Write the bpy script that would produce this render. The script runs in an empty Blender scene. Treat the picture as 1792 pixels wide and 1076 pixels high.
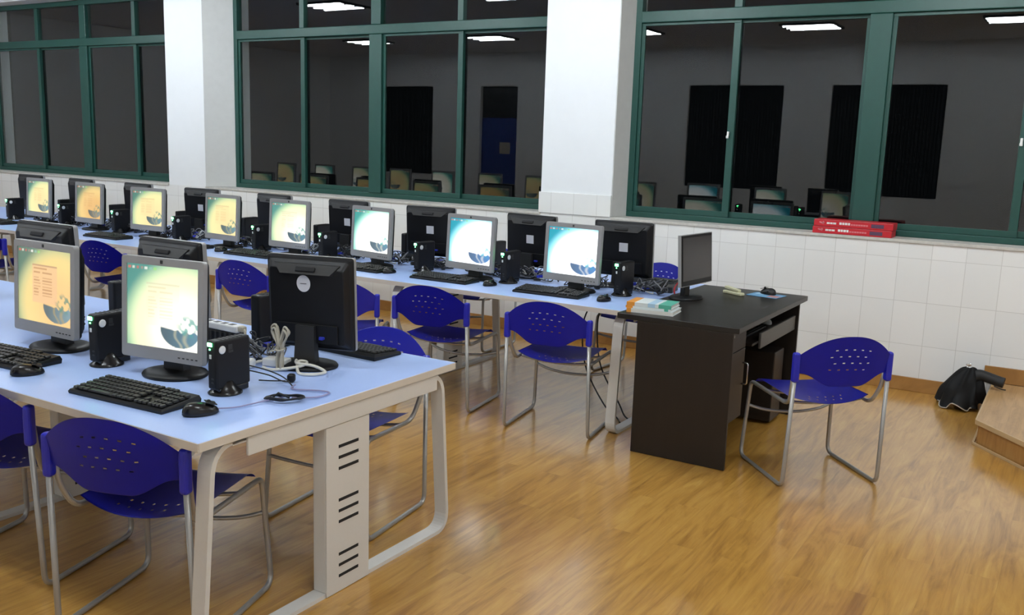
import bpy, bmesh, math, random
import numpy as np
from mathutils import Vector, Matrix

random.seed(7)
S = bpy.context.scene
COL = S.collection
PI = math.pi

# ------------------------------------------------------------------ materials
def mat(name, rgb, rough=0.5, metal=0.0, emit=None, strength=0.0, spec=0.5, coat=0.0):
    m = bpy.data.materials.new(name); m.use_nodes = True
    b = m.node_tree.nodes['Principled BSDF']
    b.inputs['Base Color'].default_value = (*rgb, 1)
    b.inputs['Roughness'].default_value = rough
    b.inputs['Metallic'].default_value = metal
    b.inputs['Specular IOR Level'].default_value = spec
    b.inputs['Coat Weight'].default_value = coat
    if emit:
        b.inputs['Emission Color'].default_value = (*emit, 1)
        b.inputs['Emission Strength'].default_value = strength
    return m

def grain(m, scale=60.0, amount=0.12, bump=0.0, stretch=(1, 1, 1)):
    """vary the base colour a little with object-space noise (wear, speckle)"""
    nt = m.node_tree; b = nt.nodes['Principled BSDF']
    c = b.inputs['Base Color'].default_value[:]
    tc = nt.nodes.new('ShaderNodeTexCoord'); mp = nt.nodes.new('ShaderNodeMapping')
    mp.inputs['Scale'].default_value = stretch
    nz = nt.nodes.new('ShaderNodeTexNoise'); nz.inputs['Scale'].default_value = scale
    nz.inputs['Detail'].default_value = 5
    mx = nt.nodes.new('ShaderNodeMix'); mx.data_type = 'RGBA'
    mx.inputs[6].default_value = tuple(max(0, x*(1-amount)) for x in c[:3]) + (1,)
    mx.inputs[7].default_value = tuple(min(1, x*(1+amount)) for x in c[:3]) + (1,)
    L = nt.links.new
    L(tc.outputs['Object'], mp.inputs['Vector']); L(mp.outputs[0], nz.inputs['Vector'])
    L(nz.outputs['Fac'], mx.inputs[0]); L(mx.outputs[2], b.inputs['Base Color'])
    if bump:
        bp = nt.nodes.new('ShaderNodeBump'); bp.inputs['Strength'].default_value = bump
        bp.inputs['Distance'].default_value = 0.002
        L(nz.outputs['Fac'], bp.inputs['Height']); L(bp.outputs[0], b.inputs['Normal'])
    return m

M = {}
M['wall'] = grain(mat('white wall paint', (.82, .83, .84), .55), 9, .02, .05)
M['ceiling'] = grain(mat('ceiling paint', (.74, .74, .75), .8), 9, .02)
M['reveal'] = grain(mat('shaded plaster reveal', (.60, .60, .58), .7), 14, .06, .05)
M['ledge'] = grain(mat('cement ledge', (.55, .53, .49), .75), 40, .2, .2)
M['green'] = grain(mat('green window frame', (.0085, .062, .048), .42), 25, .12)
M['blackpane'] = mat('dark pane', (.006, .006, .008), .35)
M['curtain'] = grain(mat('black blind', (.034, .036, .040), .7), 30, .2)
M['bluepanel'] = mat('blue door panel', (.02, .055, .26), .5)
M['white_plastic'] = mat('white plastic', (.78, .78, .76), .4)
M['white_metal'] = grain(mat('cream white powder coat', (.68, .655, .61), .45), 80, .02)
M['tabletop'] = grain(mat('pale blue laminate', (.42, .56, .93), .34), 120, .03)
M['edgeband'] = mat('cream edge band', (.66, .60, .52), .45)
M['slot'] = mat('dark slot', (.012, .012, .013), .8)
M['chrome'] = grain(mat('grey steel tube', (.40, .39, .37), .32, .55), 30, .05)
M['bluechair'] = grain(mat('blue chair plastic', (.017, .020, .44), .33), 20, .08)
M['black'] = grain(mat('black plastic', (.0055, .0056, .0068), .45, spec=.35), 90, .1)
M['blackgloss'] = mat('glossy black plastic', (.006, .006, .007), .25)
M['darkgrey'] = mat('dark grey plastic', (.026, .026, .026), .42)
M['ridge'] = mat('charcoal plastic', (.018, .018, .018), .4)
M['keycap'] = mat('keycap plastic', (.010, .010, .010), .45)
M['silver'] = mat('silver plastic', (.325, .32, .315), .38, .1)
M['sticker'] = mat('white paper sticker', (.66, .66, .70), .6)
M['stickerline'] = mat('ink', (.10, .10, .12), .6)
M['led'] = mat('green power light', (.05, .6, .2), .4, emit=(.10, 1, .28), strength=9)
M['offscreen'] = mat('switched off screen', (.030, .026, .027), .25)
M['cable_black'] = mat('black cable', (.014, .014, .015), .45)
M['cable_grey'] = mat('grey cable', (.17, .17, .18), .5)
M['cable_white'] = mat('white cable', (.70, .68, .60), .5)
M['cable_cream'] = mat('cream cable', (.47, .43, .34), .5)
M['cable_purple'] = mat('lilac grey cable', (.30, .28, .45), .4)
M['vga'] = mat('blue connector', (.02, .035, .42), .4)
M['desk'] = grain(mat('black brown desk veneer', (.017, .0118, .009), .42, spec=.4), 30, .25, stretch=(1, 1, .1))
M['desktop'] = grain(mat('black brown desk top', (.014, .0118, .010), .36, spec=.45), 30, .2, stretch=(1, .1, 1))
M['tray'] = mat('grey brown tray front', (.10, .095, .085), .45)
M['red'] = mat('red card', (.56, .016, .028), .4)
M['redlite'] = mat('pale red print', (.68, .20, .22), .5)
M['navy'] = mat('navy print', (.10, .05, .10), .5)
M['paper'] = mat('book paper', (.74, .72, .66), .7)
M['orange'] = mat('orange cover', (.80, .33, .05), .45)
M['coverw'] = mat('white cover', (.74, .80, .80), .4)
M['teal'] = mat('green cover', (.10, .45, .33), .4)
M['coverblue'] = mat('pale blue cover', (.42, .62, .78), .4)
M['cream'] = mat('pale cream plastic', (.62, .60, .40), .45)
M['padblue'] = mat('blue mouse pad', (.16, .36, .58), .6)
M['padpink'] = mat('pink print', (.50, .25, .24), .6)
M['cloth'] = grain(mat('black nylon', (.012, .012, .013), .6), 60, .3, .3)
M['lining'] = mat('pale lining', (.45, .40, .33), .6)
M['steel'] = mat('bright steel', (.65, .65, .65), .2, 1)
M['redwire'] = mat('red wire', (.45, .01, .02), .45)
M['tube'] = mat('fluorescent tube', (.9, .9, .9), .5, emit=(.875, .955, 1.0), strength=52)
M['louvre'] = mat('louvre metal', (.05, .05, .05), .6)

def tile_material():
    m = mat('white glazed tile', (.8, .8, .8), .16)
    nt = m.node_tree; b = nt.nodes['Principled BSDF']; L = nt.links.new
    tc = nt.nodes.new('ShaderNodeTexCoord'); sp = nt.nodes.new('ShaderNodeSeparateXYZ')
    cb = nt.nodes.new('ShaderNodeCombineXYZ')
    L(tc.outputs['Object'], sp.inputs[0])
    ad = nt.nodes.new('ShaderNodeMath'); ad.operation = 'ADD'      # x + y so faces of either direction tile
    L(sp.outputs['X'], ad.inputs[0]); L(sp.outputs['Y'], ad.inputs[1])
    ax = nt.nodes.new('ShaderNodeMath'); ax.operation = 'ADD'; ax.inputs[1].default_value = 20 - .05 + .015
    L(ad.outputs[0], ax.inputs[0])
    az = nt.nodes.new('ShaderNodeMath'); az.operation = 'ADD'; az.inputs[1].default_value = 3.1 - .025
    L(sp.outputs['Z'], az.inputs[0])
    L(ax.outputs[0], cb.inputs[0]); L(az.outputs[0], cb.inputs[1])
    br = nt.nodes.new('ShaderNodeTexBrick')
    br.offset = 0; br.inputs['Scale'].default_value = 1
    br.inputs['Brick Width'].default_value = .22; br.inputs['Row Height'].default_value = .31
    br.inputs['Mortar Size'].default_value = .0022; br.inputs['Mortar Smooth'].default_value = .4
    br.inputs['Color1'].default_value = (.80, .80, .785, 1); br.inputs['Color2'].default_value = (.84, .835, .82, 1)
    br.inputs['Mortar'].default_value = (.62, .61, .59, 1)
    L(cb.outputs[0], br.inputs['Vector']); L(br.outputs['Color'], b.inputs['Base Color'])
    bp = nt.nodes.new('ShaderNodeBump'); bp.inputs['Strength'].default_value = .25; bp.inputs['Distance'].default_value = .002
    bp.invert = True
    L(br.outputs['Fac'], bp.inputs['Height']); L(bp.outputs[0], b.inputs['Normal'])
    return m
M['tile'] = tile_material()

def wood_material(name, dark, mid, light, plank=.125, length=1.2, rough=.2, rot=0.0, joint=True):
    m = mat(name, mid, rough)
    nt = m.node_tree; b = nt.nodes['Principled BSDF']; L = nt.links.new
    tc = nt.nodes.new('ShaderNodeTexCoord'); mp = nt.nodes.new('ShaderNodeMapping')
    mp.inputs['Rotation'].default_value = (0, 0, PI/2 + rot)
    mp.inputs['Location'].default_value = (30, 30, 0)
    L(tc.outputs['Object'], mp.inputs['Vector'])
    br = nt.nodes.new('ShaderNodeTexBrick'); br.offset = .37; br.offset_frequency = 2
    br.inputs['Scale'].default_value = 1
    br.inputs['Brick Width'].default_value = length; br.inputs['Row Height'].default_value = plank
    br.inputs['Mortar Size'].default_value = .0006 if joint else 0
    br.inputs['Mortar Smooth'].default_value = .6
    br.inputs['Color1'].default_value = (0, 0, 0, 1); br.inputs['Color2'].default_value = (1, 1, 1, 1)
    br.inputs['Mortar'].default_value = (.3, .3, .3, 1)
    L(mp.outputs[0], br.inputs['Vector'])
    # offset the grain of every plank
    sc = nt.nodes.new('ShaderNodeVectorMath'); sc.operation = 'SCALE'; sc.inputs['Scale'].default_value = 9
    L(br.outputs['Color'], sc.inputs[0])
    st = nt.nodes.new('ShaderNodeMapping'); st.inputs['Scale'].default_value = (1.1, 7.5, 1)
    L(mp.outputs[0], st.inputs['Vector'])
    ad = nt.nodes.new('ShaderNodeVectorMath'); ad.operation = 'ADD'
    L(st.outputs[0], ad.inputs[0]); L(sc.outputs[0], ad.inputs[1])
    n1 = nt.nodes.new('ShaderNodeTexNoise'); n1.inputs['Scale'].default_value = 1.5
    n1.inputs['Detail'].default_value = 8; n1.inputs['Roughness'].default_value = .62; n1.inputs['Distortion'].default_value = 1.3
    L(ad.outputs[0], n1.inputs['Vector'])
    st2 = nt.nodes.new('ShaderNodeMapping'); st2.inputs['Scale'].default_value = (2.0, 42, 1)
    L(mp.outputs[0], st2.inputs['Vector'])
    n2 = nt.nodes.new('ShaderNodeTexNoise'); n2.inputs['Scale'].default_value = 2.0; n2.inputs['Detail'].default_value = 4
    L(st2.outputs[0], n2.inputs['Vector'])
    a1 = nt.nodes.new('ShaderNodeMath'); a1.operation = 'MULTIPLY_ADD'; a1.inputs[1].default_value = .30; 
    L(n2.outputs['Fac'], a1.inputs[0]); L(n1.outputs['Fac'], a1.inputs[2])
    a2 = nt.nodes.new('ShaderNodeMath'); a2.operation = 'MULTIPLY_ADD'; a2.inputs[1].default_value = .06
    L(br.outputs['Color'], a2.inputs[0]); L(a1.outputs[0], a2.inputs[2])
    cr = nt.nodes.new('ShaderNodeValToRGB')
    e = cr.color_ramp.elements
    e[0].position = .46; e[0].color = (*dark, 1)
    e[1].position = .95; e[1].color = (*light, 1)
    k = cr.color_ramp.elements.new(.68); k.color = (*mid, 1)
    L(a2.outputs[0], cr.inputs['Fac'])
    mx = nt.nodes.new('ShaderNodeMix'); mx.data_type = 'RGBA'
    mx.inputs[7].default_value = (dark[0]*.55, dark[1]*.5, dark[2]*.5, 1)
    ml = nt.nodes.new('ShaderNodeMath'); ml.operation = 'MULTIPLY'; ml.inputs[1].default_value = .35
    L(br.outputs['Fac'], ml.inputs[0]); L(ml.outputs[0], mx.inputs[0])
    L(cr.outputs['Color'], mx.inputs[6]); L(mx.outputs[2], b.inputs['Base Color'])
    return m
M['floor'] = wood_material('laminate floor', (.33, .150, .024), (.53, .272, .052), (.67, .39, .092), rough=.30)
M['floor'].node_tree.nodes['Principled BSDF'].inputs['Coat Weight'].default_value = 1.0
M['floor'].node_tree.nodes['Principled BSDF'].inputs['Coat Roughness'].default_value = .16
M['deckwood'] = wood_material('platform boards', (.36, .20, .08), (.50, .30, .13), (.60, .38, .19), rough=.3)
M['skirt'] = wood_material('wood skirting', (.28, .13, .035), (.42, .21, .06), (.52, .29, .10), plank=.4, rot=PI/2, rough=.35, joint=False)
M['striplight'] = mat('pale wood nosing', (.55, .38, .20), .35)

def glass_material():
    m = bpy.data.materials.new('window glass'); m.use_nodes = True
    b = m.node_tree.nodes['Principled BSDF']
    b.inputs['Base Color'].default_value = (.93, .97, .95, 1)
    b.inputs['Roughness'].default_value = 0.0
    b.inputs['IOR'].default_value = 1.45
    b.inputs['Transmission Weight'].default_value = 1
    return m
M['glass'] = glass_material()

def screen_material(name, strength):
    m = bpy.data.materials.new(name); m.use_nodes = True
    nt = m.node_tree; b = nt.nodes['Principled BSDF']; L = nt.links.new
    at = nt.nodes.new('ShaderNodeAttribute'); at.attribute_name = 'picture'
    b.inputs['Base Color'].default_value = (.01, .01, .01, 1); b.inputs['Roughness'].default_value = .35
    L(at.outputs['Color'], b.inputs['Emission Color'])
    b.inputs['Emission Strength'].default_value = strength
    return m
M['screen'] = screen_material('lit screen', .38)

# ------------------------------------------------------------------ mesh helpers
class MB:
    def __init__(s):
        s.bm = bmesh.new(); s.slots = []
    def _m(s, m):
        if m is None: return 0
        if m not in s.slots: s.slots.append(m)
        return s.slots.index(m)
    def _mark(s, faces, m, smooth):
        i = s._m(m)
        for f in faces:
            f.material_index = i; f.smooth = smooth
    def box(s, c, size, bevel=0.0, rot=None, m=None, seg=2, taper=None):
        r = bmesh.ops.create_cube(s.bm, size=1.0)
        vs = r['verts']
        for v in vs:
            if taper and v.co.z > 0: v.co.x *= taper[0]; v.co.y *= taper[1]
            v.co = Vector((v.co.x*size[0], v.co.y*size[1], v.co.z*size[2]))
        faces = list({f for v in vs for f in v.link_faces})
        if bevel:
            es = list({e for v in vs for e in v.link_edges})
            b = bmesh.ops.bevel(s.bm, geom=es, offset=bevel, segments=seg, affect='EDGES', profile=.5)
            vs = list({v for f in b['faces'] for v in f.verts} | {v for v in vs if v.is_valid})
            faces = list({f for v in vs for f in v.link_faces})
        R = rot if rot is not None else Matrix.Identity(3)
        for v in vs: v.co = R @ v.co + Vector(c)
        s._mark(faces, m, False)
        return s
    def bb(s, a, b, bevel=0.0, m=None):
        return s.box([(a[i]+b[i])/2 for i in range(3)], [abs(b[i]-a[i]) for i in range(3)], bevel, m=m)
    def tube(s, pts, r, n=10, closed=False, m=None, rs=None, flat=None):
        pts = [Vector(p) for p in pts]; k = len(pts)
        tan = []
        for i in range(k):
            a = pts[(i-1) % k] if (closed or i > 0) else pts[i]
            b = pts[(i+1) % k] if (closed or i < k-1) else pts[i]
            t = (b-a)
            tan.append(t.normalized() if t.length > 1e-9 else Vector((0, 0, 1)))
        up = Vector((0, 0, 1)) if abs(tan[0].z) < .9 else Vector((1, 0, 0))
        nrm = (up - tan[0]*up.dot(tan[0])).normalized()
        rings = []
        for i in range(k):
            nrm = (nrm - tan[i]*nrm.dot(tan[i])).normalized()
            bn = tan[i].cross(nrm)
            rr = rs[i] if rs else r
            ring = []
            for j in range(n):
                a = 2*PI*j/n
                ring.append(s.bm.verts.new(pts[i] + nrm*math.cos(a)*rr*(flat or 1) + bn*math.sin(a)*rr))
            rings.append(ring)
        fs = []
        for i in range(k if closed else k-1):
            A, B = rings[i], rings[(i+1) % k]
            for j in range(n):
                fs.append(s.bm.faces.new((A[j], A[(j+1) % n], B[(j+1) % n], B[j])))
        s._mark(fs, m, True)
        if not closed:
            s._mark([s.bm.faces.new(rings[0][::-1]), s.bm.faces.new(rings[-1])], m, False)
        return s
    def bar(s, pts, w, t, axis=(1, 0, 0), closed=True, m=None):
        """flat bar swept round a loop lying in the plane normal to axis; w along axis, t in plane (inwards)"""
        ax = Vector(axis); pts = [Vector(p) for p in pts]; k = len(pts); rings = []
        for i in range(k):
            a = pts[(i-1) % k]; b = pts[(i+1) % k]
            tg = (b-a).normalized(); inn = ax.cross(tg)
            o = pts[i]
            rings.append([s.bm.verts.new(o + ax*w/2), s.bm.verts.new(o - ax*w/2),
                          s.bm.verts.new(o - ax*w/2 + inn*t), s.bm.verts.new(o + ax*w/2 + inn*t)])
        fs = []
        for i in range(k):
            A, B = rings[i], rings[(i+1) % k]
            for j in range(4):
                fs.append(s.bm.faces.new((A[j], A[(j+1) % 4], B[(j+1) % 4], B[j])))
        s._mark(fs, m, False)
        bmesh.ops.recalc_face_normals(s.bm, faces=fs)
        return s
    def lathe(s, prof, c=(0, 0, 0), sx=1, sy=1, n=32, m=None, smooth=True):
        rings = []
        for r, z in prof:
            rings.append([s.bm.verts.new((c[0]+sx*r*math.cos(2*PI*j/n), c[1]+sy*r*math.sin(2*PI*j/n), c[2]+z)) for j in range(n)])
        fs = []
        for A, B in zip(rings, rings[1:]):
            for j in range(n): fs.append(s.bm.faces.new((A[j], A[(j+1) % n], B[(j+1) % n], B[j])))
        s._mark(fs, m, smooth)
        s._mark([s.bm.faces.new(rings[0][::-1]), s.bm.faces.new(rings[-1])], m, False)
        return s
    def prism(s, poly, z0, z1, m=None):
        a = [s.bm.verts.new((x, y, z0)) for x, y in poly]; b = [s.bm.verts.new((x, y, z1)) for x, y in poly]
        k = len(poly); fs = [s.bm.faces.new(a[::-1]), s.bm.faces.new(b)]
        for i in range(k): fs.append(s.bm.faces.new((a[i], a[(i+1) % k], b[(i+1) % k], b[i])))
        s._mark(fs, m, False); bmesh.ops.recalc_face_normals(s.bm, faces=fs)
        return s
    def loops(s, rects, m=None, smooth=False, cap=True):
        """stack of quad/poly loops (lists of points) skinned together"""
        R = [[s.bm.verts.new(p) for p in r] for r in rects]; fs = []
        for A, B in zip(R, R[1:]):
            k = len(A)
            for j in range(k): fs.append(s.bm.faces.new((A[j], A[(j+1) % k], B[(j+1) % k], B[j])))
        if cap: fs += [s.bm.faces.new(R[0][::-1]), s.bm.faces.new(R[-1])]
        s._mark(fs, m, smooth); bmesh.ops.recalc_face_normals(s.bm, faces=fs)
        return s
    def grid(s, fn, nu, nv, skip=None, thick=0.0, m=None, smooth=True):
        V = [[s.bm.verts.new(fn(i/nu, j/nv)) for i in range(nu+1)] for j in range(nv+1)]
        fs = []
        for j in range(nv):
            for i in range(nu):
                if skip and (i, j) in skip: continue
                fs.append(s.bm.faces.new((V[j][i], V[j][i+1], V[j+1][i+1], V[j+1][i])))
        s._mark(fs, m, smooth)
        if thick:
            bmesh.ops.solidify(s.bm, geom=fs, thickness=thick)
            for f in s.bm.faces: f.smooth = smooth if abs(f.calc_area()) > 0 else False
        return s
    def xf(s, mtx):
        s.bm.transform(mtx); return s
    def mesh(s, name, m=None):
        me = bpy.data.meshes.new(name)
        loose = [v for v in s.bm.verts if not v.link_faces]
        if loose: bmesh.ops.delete(s.bm, geom=loose, context='VERTS')
        s.bm.to_mesh(me); s.bm.free()
        if s.slots:
            for k in s.slots: me.materials.append(M[k] if isinstance(k, str) else k)
        if m: me.materials.append(M[m] if isinstance(m, str) else m)
        return me
    def obj(s, name, m=None, parent=None, loc=None):
        o = bpy.data.objects.new(name, s.mesh(name, m)); COL.objects.link(o)
        if parent: o.parent = parent
        if loc: o.location = loc
        return o

def tag(o, label=None, cat=None, group=None, kind=None):
    if label: o['label'] = label
    if cat: o['category'] = cat
    if group: o['group'] = group
    if kind: o['kind'] = kind
    return o
def thing(name, label=None, cat=None, loc=(0, 0, 0), rz=0.0, group=None, kind=None):
    o = bpy.data.objects.new(name, None); o.empty_display_size = .1; COL.objects.link(o)
    o.location = loc; o.rotation_euler = (0, 0, rz)
    return tag(o, label, cat, group, kind)
def children(o): return [c for c in bpy.data.objects if c.parent == o]
def copy_tree(o, kids=None):
    c = o.copy(); COL.objects.link(c)
    for ch in children(o):
        d = copy_tree(ch); d.parent = c
    return c
def struct(mb, name, m=None):
    return tag(mb.obj(name, m), kind='structure')
def fillet(pts, r, n=6, closed=False):
    pts = [Vector(p) for p in pts]; k = len(pts); out = []
    for i, p in enumerate(pts):
        if not closed and i in (0, k-1): out.append(p); continue
        rad = r[i] if isinstance(r, (list, tuple)) else r
        a = pts[(i-1) % k]-p; b = pts[(i+1) % k]-p
        d = min(rad, a.length*.48, b.length*.48)
        A = p + a.normalized()*d; B = p + b.normalized()*d
        for j in range(n+1):
            t = j/n
            out.append(A*(1-t)**2 + p*2*t*(1-t) + B*t*t)
    return out
def spline(pts, n=8, closed=False):
    pts = [Vector(p) for p in pts]; k = len(pts); out = []
    rng = range(k if closed else k-1)
    for i in rng:
        g = lambda j: pts[j % k] if closed else pts[max(0, min(k-1, j))]
        p0, p1, p2, p3 = g(i-1), g(i), g(i+1), g(i+2)
        for j in range(n):
            t = j/n
            out.append(.5*((2*p1)+(p2-p0)*t+(2*p0-5*p1+4*p2-p3)*t*t+(3*p1-p0-3*p2+p3)*t**3))
    if not closed: out.append(pts[-1])
    return out
RX = lambda a: Matrix.Rotation(a, 3, 'X')
RY = lambda a: Matrix.Rotation(a, 3, 'Y')
RZ = lambda a: Matrix.Rotation(a, 3, 'Z')

# ------------------------------------------------------------------ room shell
WY = 7.10            # inner face of the window wall
RD = 0.25            # depth of the window recess
BY = -0.75           # opposite wall
X0, X1 = -14.2, 3.6  # end walls
CZ = 3.35            # ceiling
SILL, HEAD = 1.075, 3.22
struct(MB().bb((X0, BY-.2, -.2), (X1, WY+.45, 0)), 'floor', 'floor')
struct(MB().bb((X0-.2, BY-.2, CZ), (X1+.2, WY+.45, CZ+.15)), 'ceiling', 'ceiling')

# window wall: tiled below the sill, plastered above, with two piers
wl = MB()
wl.bb((X0, WY, 0), (X1, WY+.45, SILL), m='tile')
wl.bb((X0, WY, HEAD), (X1, WY+.45, CZ), m='wall')
def pier(x0, x1, splay_r):
    wl.prism([(x0, WY), (x1, WY), (x1+splay_r, WY+RD+.02), (x1+splay_r, WY+.45), (x0, WY+.45)], SILL, HEAD, m='wall')
pier(-8.955, -8.345, .235)
pier(-4.062, -3.385, .035)
pier(X0, -12.76, .03)
pier(.62, X1, 0)
struct(wl, 'wall_windows')
# the splayed reveals carry a greyer skin, their side shade put into its colour
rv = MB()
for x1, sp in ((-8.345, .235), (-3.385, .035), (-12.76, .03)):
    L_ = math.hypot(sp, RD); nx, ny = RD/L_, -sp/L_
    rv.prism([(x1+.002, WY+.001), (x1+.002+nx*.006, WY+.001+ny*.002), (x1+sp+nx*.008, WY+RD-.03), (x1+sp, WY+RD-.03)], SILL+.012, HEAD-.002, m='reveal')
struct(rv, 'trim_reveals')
struct(MB().bb((-4.075, WY-.014, SILL+.008), (-3.383, WY-.001, 1.262), .002), 'trim_pier_tiles', 'tile')
lg = MB()
for a, b in ((-12.74, -8.957), (-8.34, -4.064), (-3.38, .618)):
    lg.bb((a, WY-.012, SILL-.012), (b, WY+RD-.03, SILL+.010), .003)
struct(lg, 'trim_ledge', 'ledge')
struct(MB().bb((X0, WY-.016, 0), (-.475, WY-.001, .10), .003).bb((-.47, WY-.016, .151), (X1, WY-.001, .262), .003), 'baseboard_windows', 'skirt')

def window(name, x0, x1, mull, sashes, y):
    w = thing(name, kind='structure', loc=(0, 0, 0))
    g = MB(); d0, d1 = y-.035, y+.045
    g.bb((x0, d0, SILL+.011), (x1, d1, SILL+.056), .004)
    g.bb((x0, d0, HEAD-.06), (x1, d1, HEAD-.002), .004)
    g.bb((x0, d0, SILL+.056), (x0+.055, d1, HEAD-.06), .004)
    g.bb((x1-.055, d0, SILL+.056), (x1, d1, HEAD-.06), .004)
    g.obj('window_frame', 'green', w)
    MB().bb((x0+.055, d0-.012, 2.672), (x1-.055, d1, 2.762), .006).obj('transom', 'green', w)
    MB().bb((mull-.078, d0-.012, SILL+.056), (mull+.078, d1, 2.6715), .006).bb((mull-.06, d0-.006, 2.7625), (mull+.06, d1, HEAD-.061), .005).obj('mullion', 'green', w)
    bounds = [x0+.055, mull-.078, mull+.078, x1-.055]
    for k, sx in enumerate(sashes):
        a, b = (bounds[0], bounds[1]) if k == 0 else (bounds[2], bounds[3])
        for (p, q, off) in ((a, sx+.03, -.006), (sx-.03, b, .022)):
            f = MB(); z0, z1, yy = SILL+.057, 2.671, y+off
            st = .03; dd = .013
            f.bb((p, yy-dd, z0), (q, yy+dd, z0+.045), .002).bb((p, yy-dd, z1-.022), (q, yy+dd, z1), .002)
            f.bb((p, yy-dd, z0+.045), (p+(.055 if off > 0 else st), yy+dd, z1-.022), .002)
            f.bb((q-(.055 if off < 0 else st), yy-dd, z0+.045), (q, yy+dd, z1-.022), .002)
            so = f.obj('sash', 'green', w)
            MB().bb((p+.02, yy-.003, z0+.03), (q-.02, yy+.003, z1-.02)).obj('glass_pane', 'glass', so)
        if name == 'window_3':
            lt = MB().box((sx-.012, y-.030, 1.795), (.016, .016, .036), .003).box((sx-.012, y-.042, 1.770), (.020, .012, .020), .003)
            lt.obj('latch', 'white_plastic', w)
        MB().bb((sx-.032, d0+.006, 2.7625), (sx+.032, d1-.01, HEAD-.061), .004).obj('glazing_bar', 'green', w)
        for p, q in ((a+.0, sx-.032), (sx+.032, b)):
            MB().bb((p-.01, y+.002, 2.763), (q+.01, y+.008, HEAD-.062)).obj('glass_pane', 'glass', w)
    return w
GY = WY+RD
window('window_1', -12.728, -8.957, -10.745, (-11.72, -9.79), GY)
window('window_2', -8.10, -4.064, -6.105, (-7.10, -5.11), GY)
window('window_3', -3.345, .618, -1.415, (-2.485, -.42), GY)

# remaining walls (behind and beside the camera, seen mirrored in the panes)
def wall_with_holes(mb, x0, x1, ya, yb, holes):
    cur = x0
    for (a, b, z0, z1) in sorted(holes):
        mb.bb((cur, ya, 0), (a, yb, CZ))
        if z0 > 0: mb.bb((a, ya, 0), (b, yb, z0))
        mb.bb((a, ya, z1), (b, yb, CZ)); cur = b
    mb.bb((cur, ya, 0), (x1, yb, CZ))
holes = [(-13.0, -11.4, .98, 2.72), (-10.3, -9.45, 0, 2.72), (-6.0, -4.40, 1.02, 2.72), (-3.64, -1.96, 1.02, 2.72)]
wb = MB(); wall_with_holes(wb, X0, X1, BY-.2, BY, holes)
struct(wb, 'wall_back', 'wall')
for i, h in enumerate((holes[0], holes[2], holes[3])):
    w = thing('window_%d' % (4+i), kind='structure')
    MB().bb((h[0], BY-.19, h[2]), (h[1], BY-.15, h[3])).obj('dark_pane', 'blackpane', w)
    bl = MB()
    n = 16
    bl.grid(lambda u, v: (h[0]+.004+(h[1]-h[0]-.008)*u, BY-.055+.012*math.sin(u*n*2*PI), h[2]+.003+(h[3]-h[2]-.006)*v), n*6, 2, thick=.003)
    bl.obj('black_curtain', 'curtain', w)
d = thing('door_1', kind='structure')
h = holes[1]
MB().bb((h[0]+.002, BY-.12, 0.005), (h[1]-.002, BY-.08, 2.12), .004).obj('door_leaf', 'bluepanel', d)
MB().bb((h[0]+.002, BY-.12, 2.125), (h[1]-.002, BY-.09, 2.715), .003).obj('dark_transom_pane', 'blackpane', d)
MB().box(((h[0]+h[1])/2+.12, BY-.078, 1.55), (.24, .006, .22), .002).obj('pale_notice', 'lining', d)
struct(MB().bb((X0-.2, BY-.2, 0), (X0, WY+.45, CZ)), 'wall_left', 'wall')
struct(MB().bb((X1, BY-.2, 0), (X1+.2, WY+.45, CZ)), 'wall_right', 'wall')

# ------------------------------------------------------------------ ceiling lights
LF = thing('ceiling_light', loc=(0, 0, CZ))
fr = MB()
w2, l2 = .36, .31
for a, b in (((-w2, -l2), (w2, -l2+.018)), ((-w2, l2-.018), (w2, l2)), ((-w2, -l2+.018), (-w2+.018, l2-.018)), ((w2-.018, -l2+.018), (w2, l2-.018))):
    fr.bb((a[0], a[1], -.030), (b[0], b[1], -.001))
fr.bb((-w2+.018, -l2+.018, -.012), (w2-.018, l2-.018, -.001))
fr.obj('housing', 'louvre', LF)
for k in (-1, 0, 1):
    MB().tube([(-.335, k*.195, -.026), (.335, k*.195, -.026)], .013, 10).obj('fluorescent_tube', 'tube', LF)
lights = [(x, y) for y in (1.55, 5.25) for x in (-.97, -3.44, -6.02, -8.6, -11.15, 1.5)]
for i, (x, y) in enumerate(lights):
    o = LF if i == 0 else copy_tree(LF)
    o.location = (x, y, CZ)
    row = 'window side row' if y > 3 else 'camera side row'
    tag(o, 'square three tube ceiling light, %s, %s' % (row, ['over the teacher desk end', 'second from the desk end', 'third from the desk end', 'fourth from the desk end', 'farthest from the desk', 'over the platform'][i % 6]), 'ceiling light', 'ceiling lights mirrored in the windows')

# ------------------------------------------------------------------ platform
pf = thing('platform', 'low wooden teaching platform with a cut corner beside the window wall', 'platform')
poly = [(-.405, WY-.018), (-.405, 5.985), (.95, 4.38), (.95, .6), (X1-.01, .6), (X1-.01, WY-.018)]
MB().prism([(x+.012 if x < 1 else x, y) for x, y in poly], 0.001, .128).obj('riser', 'skirt', pf)
MB().prism(poly, .128, .150).obj('deck', 'deckwood', pf)
def edge(a, b, z0, z1, t, mb):
    a, b = Vector((*a, 0)), Vector((*b, 0)); dr = (b-a).normalized(); nn = Vector((dr.y, -dr.x, 0))
    mb.prism([tuple((a)[:2]), tuple(b[:2]), tuple((b-nn*t)[:2]), tuple((a-nn*t)[:2])], z0, z1)
nm = MB()
for a, b in zip(poly[:3], poly[1:4]): edge(a, b, .124, .1515, -.008, nm)
nm.obj('nosing', 'striplight', pf)
nm = MB()
for a, b in zip(poly[:3], poly[1:4]): edge(a, b, .001, .014, -.012, nm)
nm.obj('floor_strip', 'striplight', pf)

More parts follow.
